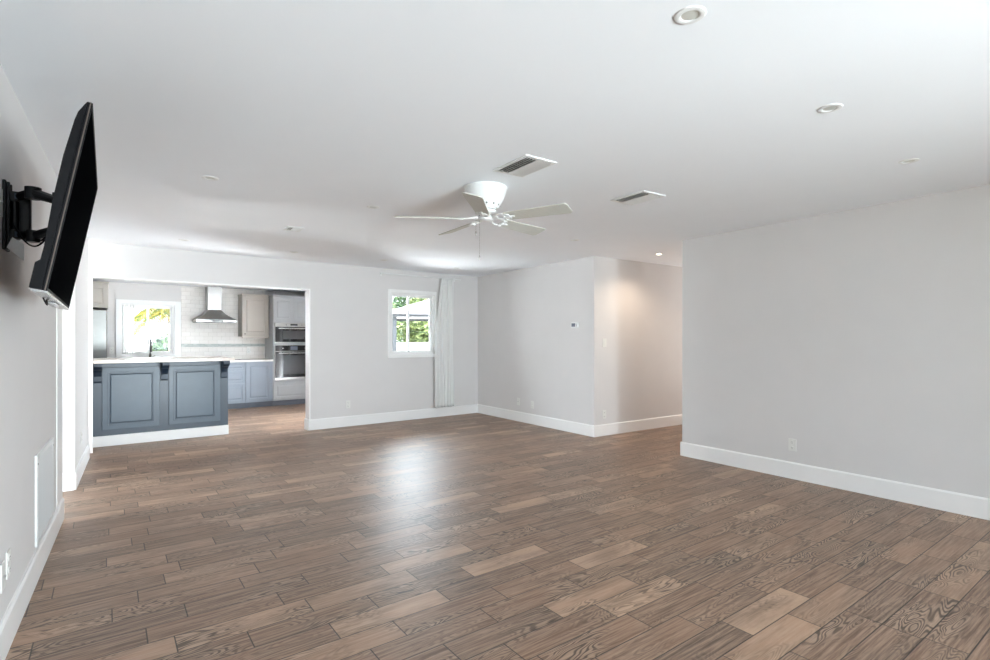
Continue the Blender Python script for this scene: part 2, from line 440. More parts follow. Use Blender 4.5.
struct('roof', MB().box(-3.3, 8.4, REAR_Y - .14, 8.2, H + .16, H + .3).box(-3.3, 3.5, 8.2, 12.0, H + .16, H + .3), 'ceil')  # unseen slab added to stop sun leaking in around the ceilings
# baseboards
def bboard(name, x0, y0, x1, y1, M=IM, h=.155, th=.016):
    """runs from (x0,y0) to (x1,y1); thickness to the left of travel"""
    d = Vector((x1 - x0, y1 - y0, 0)); L = d.length; a = math.atan2(d.y, d.x)
    t = MB().prism([(0, 0, 0), (0, th, 0), (0, th, h - .012), (0, th - .008, h), (0, 0, h)], (L, 0, 0))
    return struct(name, t, 'trim', M @ T((x0, y0, 0)) @ RZ(a))
bboard('baseboard_left', 0, LY0, 0, REAR_Y, LM).location = (0, 0, 0)
bboard('baseboard_left', 0, 7.38, 0, LY1, LM)
bboard('baseboard_left', 0.001, LY1, -.12, LY1, LM)
bboard('baseboard_back', 3.15, 0, .125, 0, KM)
bboard('baseboard_back', .125, -.016, .125, .17, KM)
bboard('baseboard_middle', XR, YH - .001, XR, 8.0)
bboard('baseboard_hall', 8.2, YH, XR - .016, YH)
bboard('baseboard_right', XR, REAR_Y + .001, XR, YR + .016)
bboard('baseboard_right', XR - .016, YR, 8.2, YR)
bboard('baseboard_rear', 1.0, REAR_Y, -.4, REAR_Y)

# ------------------------------------------------------------------ windows
def pane(name, x0, x1, z0, z1, y, par): return MB().box(x0, x1, y - .002, y + .002, z0, z1).build(name, 'pane', par)
def ring(mb, x0, x1, z0, z1, y0, y1, t, bev=.003):
    mb.box(x0, x0 + t, y0, y1, z0, z1, bev); mb.box(x1 - t, x1, y0, y1, z0, z1, bev)
    mb.box(x0 + t, x1 - t, y0, y1, z0, z0 + t, bev); mb.box(x0 + t, x1 - t, y0, y1, z1 - t, z1, bev); return mb
# living room window: a casing around a two-sash slider
wr = empty('window_1', KM @ T((WU0, 0, WZ0)), kind='structure')
ww, wh = WU1 - WU0, WZ1 - WZ0
mb = MB(); c = .055
mb.box(-c, 0, -.018, 0, -.05, wh + c, .003).box(ww, ww + c - .02, -.018, 0, -.05, wh + c, .003).box(0, ww, -.018, 0, wh, wh + c, .003)
mb.build('window_frame', 'trim', wr)
MB().box(-c - .01, ww + c - .01, -.035, .0, -.055, -.0, .004).build('window_sill', 'trim', wr)
ring(MB(), 0, ww, 0, wh, .02, .10, .028).build('window_jamb', 'trim', wr)
for i, (a, b_, yy) in enumerate(((.028, .36, .045), (.335, ww - .028, .07))):
    sh = ring(MB(), a, b_, .028, wh - .028, yy, yy + .022, .026).build('sash', 'trim', wr)
    pane('pane', a + .026, b_ - .026, .054, wh - .054, yy + .011, sh)
# kitchen window
kr = empty('window_2', KM @ T((KU0, B, KZ0)), kind='structure')
kw, kh = KU1 - KU0, KZ1 - KZ0
mb = MB(); c = .075
ring(mb, -c, kw + .105, -c, kh + c, -.02, 0, c).build('window_frame', 'trim', kr)
MB().box(kw, kw + .04, -.0195, 0, 0, kh).build('window_frame', 'trim', kr)
ring(MB(), 0, kw, 0, kh, .02, .10, .03).build('window_jamb', 'trim', kr)
for a, b_, yy in ((.03, .425, .045), (.39, kw - .03, .07)):
    sh = ring(MB(), a, b_, .03, kh - .03, yy, yy + .022, .032).box(a, b_, yy + .002, yy + .02, .575, .597).build('sash', 'trim', kr)
    pane('pane', a + .03, b_ - .03, .06, kh - .06, yy + .011, sh)
# glazed doors out of view, added as openings for sky and fill light
dr = empty('added_door_1', T((1.0, REAR_Y, 0)), kind='structure')
ring(MB(), 0, 2.4, 0, 2.15, -.11, -.02, .05).build('door_frame', 'trim', dr)
for k in range(2):
    a = .05 + k * 1.12
    sh = ring(MB(), a, a + 1.18, .05, 2.1, -.09 + k * .035, -.06 + k * .035, .06).build('sash', 'trim', dr)
    pane('pane', a + .06, a + 1.12, .11, 2.04, -.075 + k * .035, sh)
fd = empty('added_door_3', LM @ T((-2.65, LY0 - .2, 0)) @ RZ(radians(90)), kind='structure')  # unseen door added in front of the foyer fill lamp
ring(MB(), 0, LY1 - LY0 + .4, 0, 2.1, -.04, .04, .06).build('door_frame', 'trim', fd)
pane('pane', .06, LY1 - LY0 + .34, .06, 2.04, 0, fd)
kd = empty('added_door_2', KM @ T((1.33, .8, 0)) @ RZ(radians(90)), kind='structure')  # unseen door added to let light into the kitchen
ring(MB(), 0, 1.3, 0, 2.1, -.08, .02, .05).box(.62, .68, -.05, 0, .05, 2.05).build('door_frame', 'trim', kd)
pane('pane', .05, 1.25, .05, 2.05, -.02, kd)

# ------------------------------------------------------------------ ceiling fan
FX, FY = 2.17, 3.27
fan = empty('ceiling_fan', T((FX, FY, H)), 'white five-blade ceiling fan mounted flush to the ceiling with two pull chains', 'ceiling fan')
MB().lathe([(0, 0), (.158, 0), (.161, -.003), (.161, -.010), (.158, -.014), (0, -.014)]).build('canopy_ring', 'white', fan, smooth=True)
MB().lathe([(.157, -.012), (.150, -.045), (.135, -.085), (.115, -.12), (.098, -.148), (.09, -.156), (0, -.156)]).build('housing', 'white', fan, smooth=True)
for k in range(12):
    a = 2 * pi * k / 12; p0 = Vector((.102 * cos(a), .102 * sin(a), -.135)); MB().cyl(p0, p0 + Vector((.004 * cos(a), .004 * sin(a), -.002)), .006, seg=10).build('vent_slot', 'dark', fan)
MB().lathe([(.0, -.156), (.078, -.156), (.08, -.162), (.08, -.19), (.07, -.2), (.05, -.205), (.05, -.235), (.045, -.243), (.02, -.25), (0, -.252)]).build('motor', 'white', fan, smooth=True)
mb = MB().lathe([(.0815, -.168), (.0815, -.172)]).lathe([(.0515, -.208), (.0515, -.212)]); mb.build('seam', 'dark', fan)
ZB = -.232
for k in range(5):
    a = radians((13, 88, 152, 229, 296)[k])
    # bracket: a scrolled iron: two curved arms and a plate
    M = RZ(a) @ Matrix.Translation((0, 0, ZB))
    Mp = M @ Matrix.Rotation(radians(-15), 4, 'X')
    bl = MB()
    n = 10; out = []
    L0, L1 = .165, .665
    w0, w1 = .055, .068
    pts = [(L0, -w0 + .012), (L0 + .012, -w0)] + [(L1 - .018, -w1), (L1, -w1 + .018), (L1, w1 - .018), (L1 - .018, w1)] + [(L0 + .012, w0), (L0, w0 - .012)]
    bl.prism([(x, y, -.003) for x, y in pts], (0, 0, .006))
    bo = bl.build('blade', 'blade', fan, Mp)
    br = MB()
    br.cyl((.165, 0, -.006), (.24, 0, -.006), .012, .006, seg=10)
    for s_ in (-1, 1):
        pts = []
        for i in range(13):
            f = i / 12; pts.append((.075 + .13 * f, s_ * (.008 + .036 * sin(pi * f) ** 1.0), -.006 + .012 * (1 - f)))
        br.tube(pts, .0055, 8)
        pts = [(.185 + .022 * cos(t_), s_ * (.022 + .018 * sin(t_)), -.007) for t_ in [i * pi / 6 for i in range(12)]]
        br.tube(pts, .004, 8, closed=True)
    br.box(.06, .1, -.016, .016, 0, .014, .004)
    br.build('blade_bracket', 'white', bo, Mp, smooth=True)
for (dx, dy, ln) in ((-.035, .03, .30), (-.054, .05, .12)):
    ch = MB()
    zt = -.20
    ch.tube([(dx, dy, zt), (dx, dy, zt - ln)], .0012, 6)
    nb = int(ln / .012)
    for i in range(nb): ch.lathe([(0, .0024), (.0024, 0), (0, -.0024)], (dx, dy, zt - i * .012), 6)
    c_ = ch.build('pull_chain', 'silver', fan)
    MB().lathe([(0, 0), (.003, -.002), (.0055, -.014), (.0055, -.028), (.003, -.034), (0, -.035)], (dx, dy, zt - ln), 12).build('chain_fob', 'silver', c_, smooth=True)

# ------------------------------------------------------------------ ceiling vents
def vent(M, sx, sy, label, group=None, nsl=9, angle=38, split=True, m='white'):
    r = empty('air_vent', M, label, 'vent', group)
    mb = MB()
    f = .028
    for (x0, x1, y0, y1) in ((-sx / 2, sx / 2, -sy / 2, -sy / 2 + f), (-sx / 2, sx / 2, sy / 2 - f, sy / 2), (-sx / 2, -sx / 2 + f, -sy / 2 + f, sy / 2 - f), (sx / 2 - f, sx / 2, -sy / 2 + f, sy / 2 - f)):
        mb.box(x0, x1, y0, y1, -.008, 0, .002)
    mb.build('vent_frame', m, r)
    MB().box(-sx / 2 + f, sx / 2 - f, -sy / 2 + f, sy / 2 - f, -.0012, -.0002).build('duct_opening', 'duct', r)
    w_ = sx - 2 * f
    for i in range(nsl):
        x = -w_ / 2 + (i + .5) * w_ / nsl
        an = radians(angle) * (-1 if (split and i < nsl * .35) else 1)
        t = MB().box(-.013, .013, -sy / 2 + f, sy / 2 - f, -.0006, .0006)
        t.build('slat', m, r, T((x, 0, -.0095)) @ Matrix.Rotation(an, 4, 'Y'))
    return r
vent(T((2.105, 2.72, H)), .25, .36, 'large louvred white ceiling vent nearer the camera, above the ceiling fan', 'living room ceiling vents')
vent(T((3.32, 2.815, H)), .26, .34, 'louvred white ceiling vent to the right of the ceiling fan', 'living room ceiling vents', angle=34, nsl=8)
vent(T((1.36, 5.58, H)), .16, .2, 'small square ceiling vent in front of the kitchen opening', nsl=5, angle=35)
vent(KM @ T((-.80, 3.30, HK)), .28, .12, 'narrow vent in the kitchen ceiling left of the range hood', nsl=6, angle=30)

# ------------------------------------------------------------------ recessed ceiling lights
rl = empty('recessed_light', T((1.602, 1.128, H)), cat='ceiling light', group='recessed living room ceiling lights')
MB().lathe([(.030, -.001), (.032, -.004), (.038, -.006), (.050, -.004), (.054, 0)]).build('trim_ring', 'white', rl, smooth=True)
MB().lathe([(0, -.0015), (.02, -.002), (.030, -.001)]).build('lamp_lens', mat('frosted_lens', srgb(205, 205, 198), .4, noise=.02), rl, smooth=True)
spots = [
 (1.602, 1.128, 'white recessed ceiling light nearest the camera at the top of the picture'),
 (2.807, 1.193, 'white recessed ceiling light second in the near row towards the right wall'),
 (4.05, 1.264, 'white recessed ceiling light in the near row closest to the right wall'),
 (.455, 4.168, 'white recessed ceiling light left of the fan, nearest the television'),
 (1.696, 4.291, 'white recessed ceiling light just left of the fan blades'),
 (4.141, 4.411, 'white recessed ceiling light right of the fan, before the hallway corner'),
 (.494, 6.924, 'white recessed ceiling light above the left part of the kitchen opening'),
 (1.728, 7.066, 'white recessed ceiling light above the right part of the kitchen opening'),
 (2.95, 7.051, 'white recessed ceiling light above the curtain rod left end'),
 (4.225, 7.184, 'white recessed ceiling light in the far corner beyond the curtain'),
]
for i, (x, y, lab) in enumerate(spots):
    o = rl if i == 0 else copy_tree(rl)
    o.location = (x, y, H); o['label'] = lab
hl = empty('recessed_light', T((5.727, 4.502, H)), 'lit recessed ceiling light glowing warm in the hallway', 'ceiling light')
MB().lathe([(.030, -.001), (.032, -.004), (.038, -.006), (.050, -.004), (.054, 0)]).build('trim_ring', 'white', hl, smooth=True)
MB().lathe([(0, -.0015), (.02, -.002), (.030, -.001)]).build('lamp_lens', mat('lit_lens', srgb(255, 240, 220), .4, emit=((1, .82, .62, 1), 12)), hl, smooth=True)
ld = bpy.data.lights.new('hall_lamp', 'SPOT'); ld.energy = 10; ld.color = (1, .78, .58); ld.spot_size = radians(150); ld.spot_blend = .7; ld.shadow_soft_size = .05
lo = bpy.data.objects.new('hall_lamp', ld); COL.objects.link(lo); lo.location = (5.727, 4.502, H - .03)

# ------------------------------------------------------------------ television and its wall mount
ta, tt = radians(-1.75), radians(10.5)
hd = Vector((sin(ta), cos(ta), 0)); up = Vector((sin(tt) * cos(ta), -sin(tt) * sin(ta), cos(tt))); bk = up.cross(hd)
TM = Matrix(((hd.x, bk.x, up.x, -.22525), (hd.y, bk.y, up.y, 2.21999), (hd.z, bk.z, up.z, 1.46803), (0, 0, 0, 1)))
TW, TH = 1.224, .646
tv = empty('television', TM, 'black flat television on a swing arm, tilted down from the left wall', 'television')
MB().box(.009, TW - .009, -.001, .004, .012, TH - .009).build('screen', 'screen', tv)
mb = ring(MB(), 0, TW, 0, TH, -.003, .012, .010, .002); mb.build('bezel', 'black', tv)
MB().box(-.0006, TW + .0006, .001, .0045, -.0006, TH + .0006, .0005).build('bezel_edge', 'edge', tv)
mb = MB()
prof = [(.012, .002), (.043, .001), (.043, .083), (.032, .095), (.031, .14), (.038, .30), (.039, .445), (.033, .571), (.029, .602), (.018, .632), (.012, .645)]
mb.prism([(0, y, z) for y, z in prof], (TW, 0, 0)); mb.build('back_casing', 'black', tv)
MB().box(0.002, TW - .002, -.004, .04, -.009, 0, .002).build('bottom_trim', 'silver', tv)
mb = MB().box(.50, .72, .004, .03, -.024, -.009, .005); mb.build('sensor_pod', 'silver', tv)
mb = MB(); mb.tube([(.33 + .14 * f, .03 - .01 * sin(pi * f), -.01 - .02 * sin(pi * f)) for f in [i / 12 for i in range(13)]], .003, 8); mb.build('cable_loop', 'black', tv)

mt = empty('tv_wall_mount', LM @ T((0, 3.0, 1.83)), 'black articulated steel wall mount holding the television', 'tv mount')
# local: x out from wall, y along wall, z up
MB().box(0, .012, -.045, .045, -.145, .145, .003).box(.012, .022, -.03, -.018, -.14, .14, .002).box(.012, .022, .018, .03, -.14, .14, .002).build('wall_plate', 'blackmetal', mt)
mb = MB().cyl((.034, 0, -.09), (.034, 0, .10), .014).box(.05, .088, -.024, .012, -.085, .10, .006)
for z in (-.075, .085): mb.box(.008, .05, -.022, .022, z - .02, z + .02, .004)
mb.build('wall_pivot', 'blackmetal', mt, smooth=True)
Ttv = (LM @ T((0, 3.0, 1.83))).inverted() @ TM
ctr = Ttv @ Vector((TW / 2, .047, .335))
def arm(z, name, thick):
    p0 = Vector((.045, 0, z)); p1 = Vector((.10, -.06, z + (.012 if z > 0 else -.01))); p2 = Vector((ctr.x - .03, ctr.y + .03, z * .75))
    pts = [p0, p0.lerp(p1, .5), p1, p1.lerp(p2, .35), p1.lerp(p2, .7), p2]
    mb = MB(); mb.tube(pts, [thick, thick, thick * 1.05, thick, thick * .9, thick * .9], 10)
    for p_ in (p1,): mb.cyl(p_ - Vector((0, 0, .024)), p_ + Vector((0, 0, .024)), thick * 1.35)
    mb.build(name, 'blackmetal', mt, smooth=True)
    return p2
a1 = arm(.085, 'swing_arm', .021); a2 = arm(-.075, 'swing_arm', .018)
MB().cyl(a2 - Vector((0, 0, .03)), a1 + Vector((0, 0, .03)), .012).build('head_pivot', 'blackmetal', mt, smooth=True)
for dz, nm in ((.085, ''), (-.075, '')):
    MB().cyl((.045, 0, dz - .012), (.045, 0, dz + .012), .024).build('hinge_cap', mat('blue_grey_cap', srgb(70, 84, 100), .4, .4, noise=.1) if 'blue_grey_cap' not in bpy.data.materials else bpy.data.materials['blue_grey_cap'], mt, smooth=True)
# tilting vertical rails behind the set
Mi = Ttv
for xx in (TW / 2 - .13, TW / 2 + .13):
    MB().box(xx - .014, xx + .014, .040, .056, .14, .53, .003).build('bracket_rail', 'blackmetal', mt, Mi)
MB().box(TW / 2 - .15, TW / 2 - .11, .045, .085, .44, .475, .006).build('rail_hook', 'blackmetal', mt, Mi)
MB().box(TW / 2 - .15, TW / 2 + .15, .055, .064, .24, .43, .004).build('head_plate', 'blackmetal', mt, Mi)
mb = MB().prism([(.012, -.03, -.135), (.07, -.05, -.19), (.07, -.05, -.12), (.03, -.03, -.09)], (0, .006, 0)); mb.build('level_bracket', 'white', mt)
for k, sg in enumerate((.02, -.03)):
    mb = MB(); pts = []
    for i in range(20):
        f = i / 19; pts.append((.03 + (ctr.x - .04) * f, sg + (ctr.y) * f, -.03 - .09 * sin(pi * f) * (1 + .3 * k) + .03 * f))
    mb.tube(pts, .0035, 8); mb.build('cable', 'black', mt, smooth=True)

# ------------------------------------------------------------------ electrical plates
def plate(M, label, kind='outlet', group=None, w_=.07, h_=.115, cat='outlet'):
    """local -y faces the room"""
    name = {'outlet': 'power_outlet', 'switch': 'light_switch', 'coax': 'cable_socket'}[kind]
    r = empty(name, M, label, cat, group)
    MB().box(-w_ / 2, w_ / 2, -.006, 0, -h_ / 2, h_ / 2, .002).build('cover_plate', 'plastic', r)
    if kind == 'outlet':
        for z in (-.026, .026):
            q = MB().cyl((0, -.0085, z), (0, -.005, z), .0165, seg=20).build('socket', 'plastic', r)
            mb = MB()
            for x, hh in ((-.006, .008), (.006, .006)): mb.box(x - .0012, x + .0012, -.0092, -.0082, z + .002 - hh / 2, z + .002 + hh / 2)
            mb.cyl((0, -.0092, z - .009), (0, -.0082, z - .009), .0024, seg=10); mb.build('slot', 'copper', q)
    elif kind == 'switch':
        MB().box(-.016, .016, -.010, -.005, -.033, .033, .002).build('rocker', 'plastic', r)
    else:
        MB().cyl((0, -.013, 0), (0, -.005, 0), .0055, seg=14).build('connector', 'silver', r)
    return r
def onY(x, z, Y, a=0): return T((x, Y, z)) @ RZ(a)             # on a wall facing -Y
def onXR(y, z): return T((XR, y, z)) @ RZ(radians(-90))        # on a wall facing -X
def onXL(y, z): return LM @ T((0, y, z)) @ RZ(radians(90))     # on the left wall facing +X
plate(KM @ T((.709, 0, .33)), 'white power outlet low on the back wall between kitchen opening and window')
plate(onXR(6.79, .315), 'white cable socket plate low on the middle wall, left of the pair', 'coax', cat='socket')
plate(onXR(6.43, .30), 'white power outlet low on the middle wall, right of the cable socket')
plate(onY(5.33, .29, YH), 'white power outlet low on the warm hallway wall by the corner')
plate(onY(5.335, 1.27, YH), 'white light switch on the hallway wall beside the corner', 'switch', cat='switch', w_=.075)
plate(onXR(2.51, .318), 'white power outlet low on the grey right wall')
plate(onXL(3.065, .345), 'white power outlet low on the near left wall, beside the frame edge')
plate(onXL(2.955, .33), 'white cable plate beside the outlet on the near left wall', 'coax', cat='socket')
plate(onXL(6.53, .36), 'white power outlet low on the left wall before the blue peninsula')
plate(KM @ T((-1.93 - .12, B, 1.12)), 'white outlet on the kitchen wall between refrigerator and window')
plate(KM @ T((.19, B - .012, 1.1)), 'white outlet on the tiled backsplash under the greige wall cabinet')
plate(onXL(2.9, 1.87), 'white socket plate behind the television mount on the left wall', 'coax', cat='socket')

th = empty('thermostat', onXR(5.465, 1.515), 'small white wall thermostat with grey display on the middle wall', 'thermostat')
MB().box(-.068, .068, -.028, 0, -.042, .042, .005).build('case', 'white', th)
MB().box(-.05, .022, -.030, -.027, -.022, .026).build('display', 'lcd', th)
MB().box(.034, .056, -.0295, -.027, -.02, .02, .001).build('button', 'silver', th)

# return-air grille on the left wall
gr = empty('return_grille', onXL(4.11, .43), 'white return air grille low on the left wall beneath the television', 'vent')
gw, gh = .66, .50
ring(MB(), -gw / 2, gw / 2, -gh / 2, gh / 2, -.012, 0, .028).build('grille_frame', 'white', gr)
MB().box(-gw / 2 + .028, gw / 2 - .028, -.0025, -.0005, -gh / 2 + .028, gh / 2 - .028).build('duct_opening', 'dark', gr)
nsl = 30
for i in range(nsl):
    z = -gh / 2 + .028 + (i + .5) * (gh - .056) / nsl
    MB().box(-gw / 2 + .036, gw / 2 - .033, -.0075, .0075, -.0005, .0005).build('louvre', 'white', gr, T((0, -.0085, z)) @ Matrix.Rotation(radians(42), 4, 'X'))
for sx_ in (-1, 1): MB().cyl((sx_ * (gw / 2 - .014), -.0145, .2), (sx_ * (gw / 2 - .014), -.0115, .2), .005, seg=12).build('screw', 'silver', gr)

# ------------------------------------------------------------------ curtain and rod
rod = empty('curtain_rod', KM @ T((1.2, -.08, 2.352)), 'thin white curtain rod above the living room window', 'curtain rod')
MB().cyl((0.02, 0, 0), (1.5, 0, 0), .009, seg=14).build('pole', 'white', rod, smooth=True)
for x in (0.0, 1.5): MB().lathe([(0, -.016), (.012, -.011), (.016, 0), (.012, .011), (0, .016)], (0, 0, 0), 16).build('finial', 'white', rod, T((x + .01, 0, 0)), smooth=True)
for x in (.05, 1.44): MB().box(x - .006, x + .006, 0, .08, -.006, .006, .001).box(x - .015, x + .015, .074, .08, -.03, .03, .002).build('bracket', 'white', rod)
mb = MB(); NX, NZ = 90, 40; grid = []
rnd = [random.uniform(-1, 1) for _ in range(20)]
for j in range(NZ + 1):
    f = j / NZ; z = 2.352 + .012 - f * (2.364 - .165); rowv = []
    wid = .235 + .15 * min(1, f * 2.0) ** .7; cx = 2.575 - wid / 2
    for i in range(NX + 1):
        g = i / NX; amp = .012 + .012 * f
        y = -.08 - amp * (sin(g * 2 * pi * 6 + .8 * sin(f * 3 + g * 4)) * .8 + .3 * sin(g * 2 * pi * 2.6 + 2 * f))
        if f < .02: y = -.08 - .013 * sin(g * 2 * pi * 6)
        x = cx + (g - .5) * wid + .006 * sin(f * 7 + g * 20)
        rowv.append(mb.bm.verts.new((x, y, z)))
    grid.append(rowv)
for j in range(NZ):
    for i in range(NX): mb.bm.faces.new((grid[j][i], grid[j][i + 1], grid[j + 1][i + 1], grid[j + 1][i]))
cu = mb.build('curtain', 'sheer', None, KM, smooth=True)
tag(cu, 'sheer white curtain gathered at the right of the living room window', 'curtain')
sm = cu.modifiers.new('thick', 'SOLIDIFY'); sm.thickness = .0012

# ------------------------------------------------------------------ kitchen joinery
def door_mb(x0, x1, z0, z1, yf, fw=.055, th=.02, raised=True):
    mb = MB(); mb.box(x0, x1, yf + .010, yf + th, z0, z1)
    ring(mb, x0, x1, z0, z1, yf, yf + .012, fw, .002)
    if raised: mb.frustum(x0 + fw + .012, x1 - fw - .012, z0 + fw + .012, z1 - fw - .012, yf + .010, .022, yf + .002)
    return mb

# peninsula
PV = .40
pn = empty('peninsula', KM @ T((-2.372, PV, 0)), 'slate blue panelled kitchen peninsula under a pale counter', 'kitchen island')
PL = 1.507
MB().box(0.0, PL, 0.0, .58, .125, 1.031, .002).build('body', 'navy', pn)
MB().box(-.0, PL + .004, -.014, .585, 0, .128, .003).build('baseboard', 'trim', pn)
for x0, x1 in ((.10, .698), (.80, 1.405)):
    mb = MB(); mb.box(x0, x1, -.022, 0, .20, .965, .003)
    ring(mb, x0 + .05, x1 - .05, .25, .915, -.026, -.021, .016, .002)
    mb.frustum(x0 + .078, x1 - .078, .278, .887, -.0215, .012, -.030)
    mb.build('panel', 'navypanel', pn)
    g = ring(MB(), x0 + .066, x1 - .066, .266, .899, -.0228, -.0216, .010, 0).build('panel_groove', 'navy', pn)
for xc in (.055, .75, 1.452):
    mb = MB(); w2 = .038
    prof = [(0, .78), (-.02, .785), (-.028, .80), (-.032, .86), (-.05, .90), (-.10, .935), (-.16, .955), (-.20, .985), (-.205, 1.031), (0, 1.031)]
    mb.prism([(xc - w2, y, z) for y, z in prof], (2 * w2, 0, 0)); mb.build('corbel', 'navy', pn)
ct = MB().box(-2.366, -.86, .0, .98, 1.032, 1.070, .006).build('countertop', 'quartz', None, KM)
tag(ct, 'pale stone bar counter on top of the blue peninsula', 'countertop')

L = B - .60
def cab_root(name, u, v, z, label, cat='cabinet', group=None): return empty(name, KM @ T((u, v, z)), label, cat, group)
# base run: drawer unit and door unit
dc = cab_root('drawer_cabinet', -.385, L, 0, 'grey blue base cabinet with three drawers right of the peninsula end')
MB().box(.0, .382, .02, .575, .105, .885).build('body', 'cab', dc); MB().box(.0, .382, .07, .57, 0, .106).build('toe_kick', 'toe', dc)
for z0, z1 in ((.73, .875), (.49, .722), (.125, .482)):
    door_mb(.006, .379, z0, z1, 0, .035 if z1 - z0 < .2 else .045).build('drawer', 'cab', dc)
bc = cab_root('base_cabinet', 0, L, 0, 'grey blue base cabinet with one door beside the oven tower')
MB().box(0.0, .50, .02, .575, .105, .885).build('body', 'cab', bc); MB().box(0, .50, .07, .57, 0, .106).build('toe_kick', 'toe', bc)
door_mb(.006, .47, .125, .875, 0, .06).build('door', 'cab', bc)
sc_ = cab_root('sink_cabinet', -2.105, L, 0, 'grey blue sink cabinet run under the kitchen window, mostly behind the peninsula')
MB().box(0, 1.715, .02, .575, .105, .885).build('body', 'cab', sc_); MB().box(0, 1.715, .07, .57, 0, .106).build('toe_kick', 'toe', sc_)
for k in range(3): door_mb(.006 + k * .57, .565 + k * .57, .125, .875, 0, .06).build('door', 'cab', sc_)
wt = MB().box(-2.115, .50, L - .025, B - .001, .886, .924, .004).build('worktop', 'quartzwhite', None, KM); tag(wt, 'white stone worktop along the kitchen back wall', 'countertop')
ck = cab_root('cooktop', -.84, L + .05, .925, 'black glass cooktop on the worktop below the hood', 'cooktop')
MB().box(0, .76, 0, .50, 0, .008, .003).build('glass_top', 'glassblack', ck)
for x, y, r_ in ((.2, .14, .08), (.2, .36, .1), (.54, .14, .1), (.54, .36, .08)): MB().lathe([(r_, .0082), (r_ + .004, .0086), (r_ + .006, .0082)], (x, y, 0)).build('burner_ring', 'silver', ck)
mb = MB()
for k in range(4): mb.cyl((.30 + .05 * k, .03, .008), (.30 + .05 * k, .03, .022), .014, seg=14)
mb.build('control_knob', 'darkmetal', ck)

# tiled splashback
def tileslab(u0, u1, z0, z1, nm='backsplash'):
    o = MB().box(0, u1 - u0, -.010, 0, 0, z1 - z0).build(nm, 'tile', None); o.matrix_world = KM @ T((u0, B, z0)); return o
bs = empty('backsplash', KM @ T((-.99, B, .924)), kind='structure')
MB().box(0, 1.49, -.010, 0, 0, HK - .924 - .002).build('tile_field', 'tile', bs)
MB().box(0, 1.49, -.014, -.0095, .25, .307).build('mosaic_band', 'mosaic', bs)
MB().box(-1.12, .0, -.010, 0, 0, .03).build('tile_upstand', 'tile', bs)

# hood
hood = cab_root('range_hood', -.47, B - .011, 1.64, 'stainless chimney range hood on the tiled kitchen wall', 'range hood')
mb = MB(); prof = [(.345, -.50, .0), (.345, -.50, .045), (.30, -.455, .075), (.23, -.39, .115), (.17, -.32, .165), (.135, -.28, .215), (.12, -.255, .24)]
prev = None
for hw, yf, z in prof:
    ringv = [mb.bm.verts.new(c_) for c_ in ((-hw, yf, z), (hw, yf, z), (hw, 0, z), (-hw, 0, z))]
    if prev:
        for k in range(4): mb.bm.faces.new((prev[k], prev[(k + 1) % 4], ringv[(k + 1) % 4], ringv[k]))
    prev = ringv
mb.bm.faces.new(prev)
mb.build('canopy', 'steel', hood, smooth=True)
MB().box(-.118, .118, -.25, 0, .235, HK - 1.64 - .002, .002).build('chimney', 'steel', hood)
MB().box(-.33, .33, -.485, -.01, -.004, .002).build('filter_panel', 'darkmetal', hood)
MB().box(-.10, .10, -.503, -.499, .012, .034).build('control_strip', 'glassblack', hood)

# greige wall cabinet
uc = cab_root('wall_cabinet', -.005, B - .345, 1.375, 'greige wall cabinet with a panelled door between hood and oven tower')
MB().box(0, .50, .021, .334, 0, .80, .001).build('body', 'cabwarm', uc)
door_mb(.004, .496, .012, .796, 0, .06).build('door', 'cabwarm', uc)
MB().box(-.008, .503, -.012, .334, .80, .835, .006).build('cornice', 'cabwarm', uc)
MB().box(.0, .50, -.004, .018, -.035, 0, .004).build('light_rail', 'cabwarm', uc)
MB().cyl((.05, -.012, .05), (.05, 0, .05), .011, seg=14).build('knob', 'darkmetal', uc)

# oven tower
ot = cab_root('oven_cabinet', .505, L, 0, 'tall pale grey oven tower cabinet at the right end of the kitchen wall')
MB().box(0, .022, .02, .575, .105, 2.19, .001).box(.768, .79, .02, .575, .105, 2.19, .001).box(.022, .768, .52, .575, .105, 2.19).box(.022, .768, .02, .52, .105, .498).box(.022, .768, .02, .52, 1.209, 1.231).box(.022, .768, .02, .52, 1.654, 2.19).build('body', 'cabgrey', ot); MB().box(0, .79, .07, .57, 0, .106).build('toe_kick', 'toe', ot)
door_mb(.006, .394, 1.68, 2.15, 0, .055).build('door', 'cabgrey', ot); door_mb(.40, .784, 1.68, 2.15, 0, .055).build('door', 'cabgrey', ot)
door_mb(.006, .784, .125, .475, 0, .06).build('drawer', 'cabgrey', ot)
MB().box(-.004, .794, -.012, .575, 2.16, 2.2, .006).build('cornice', 'cabgrey', ot)
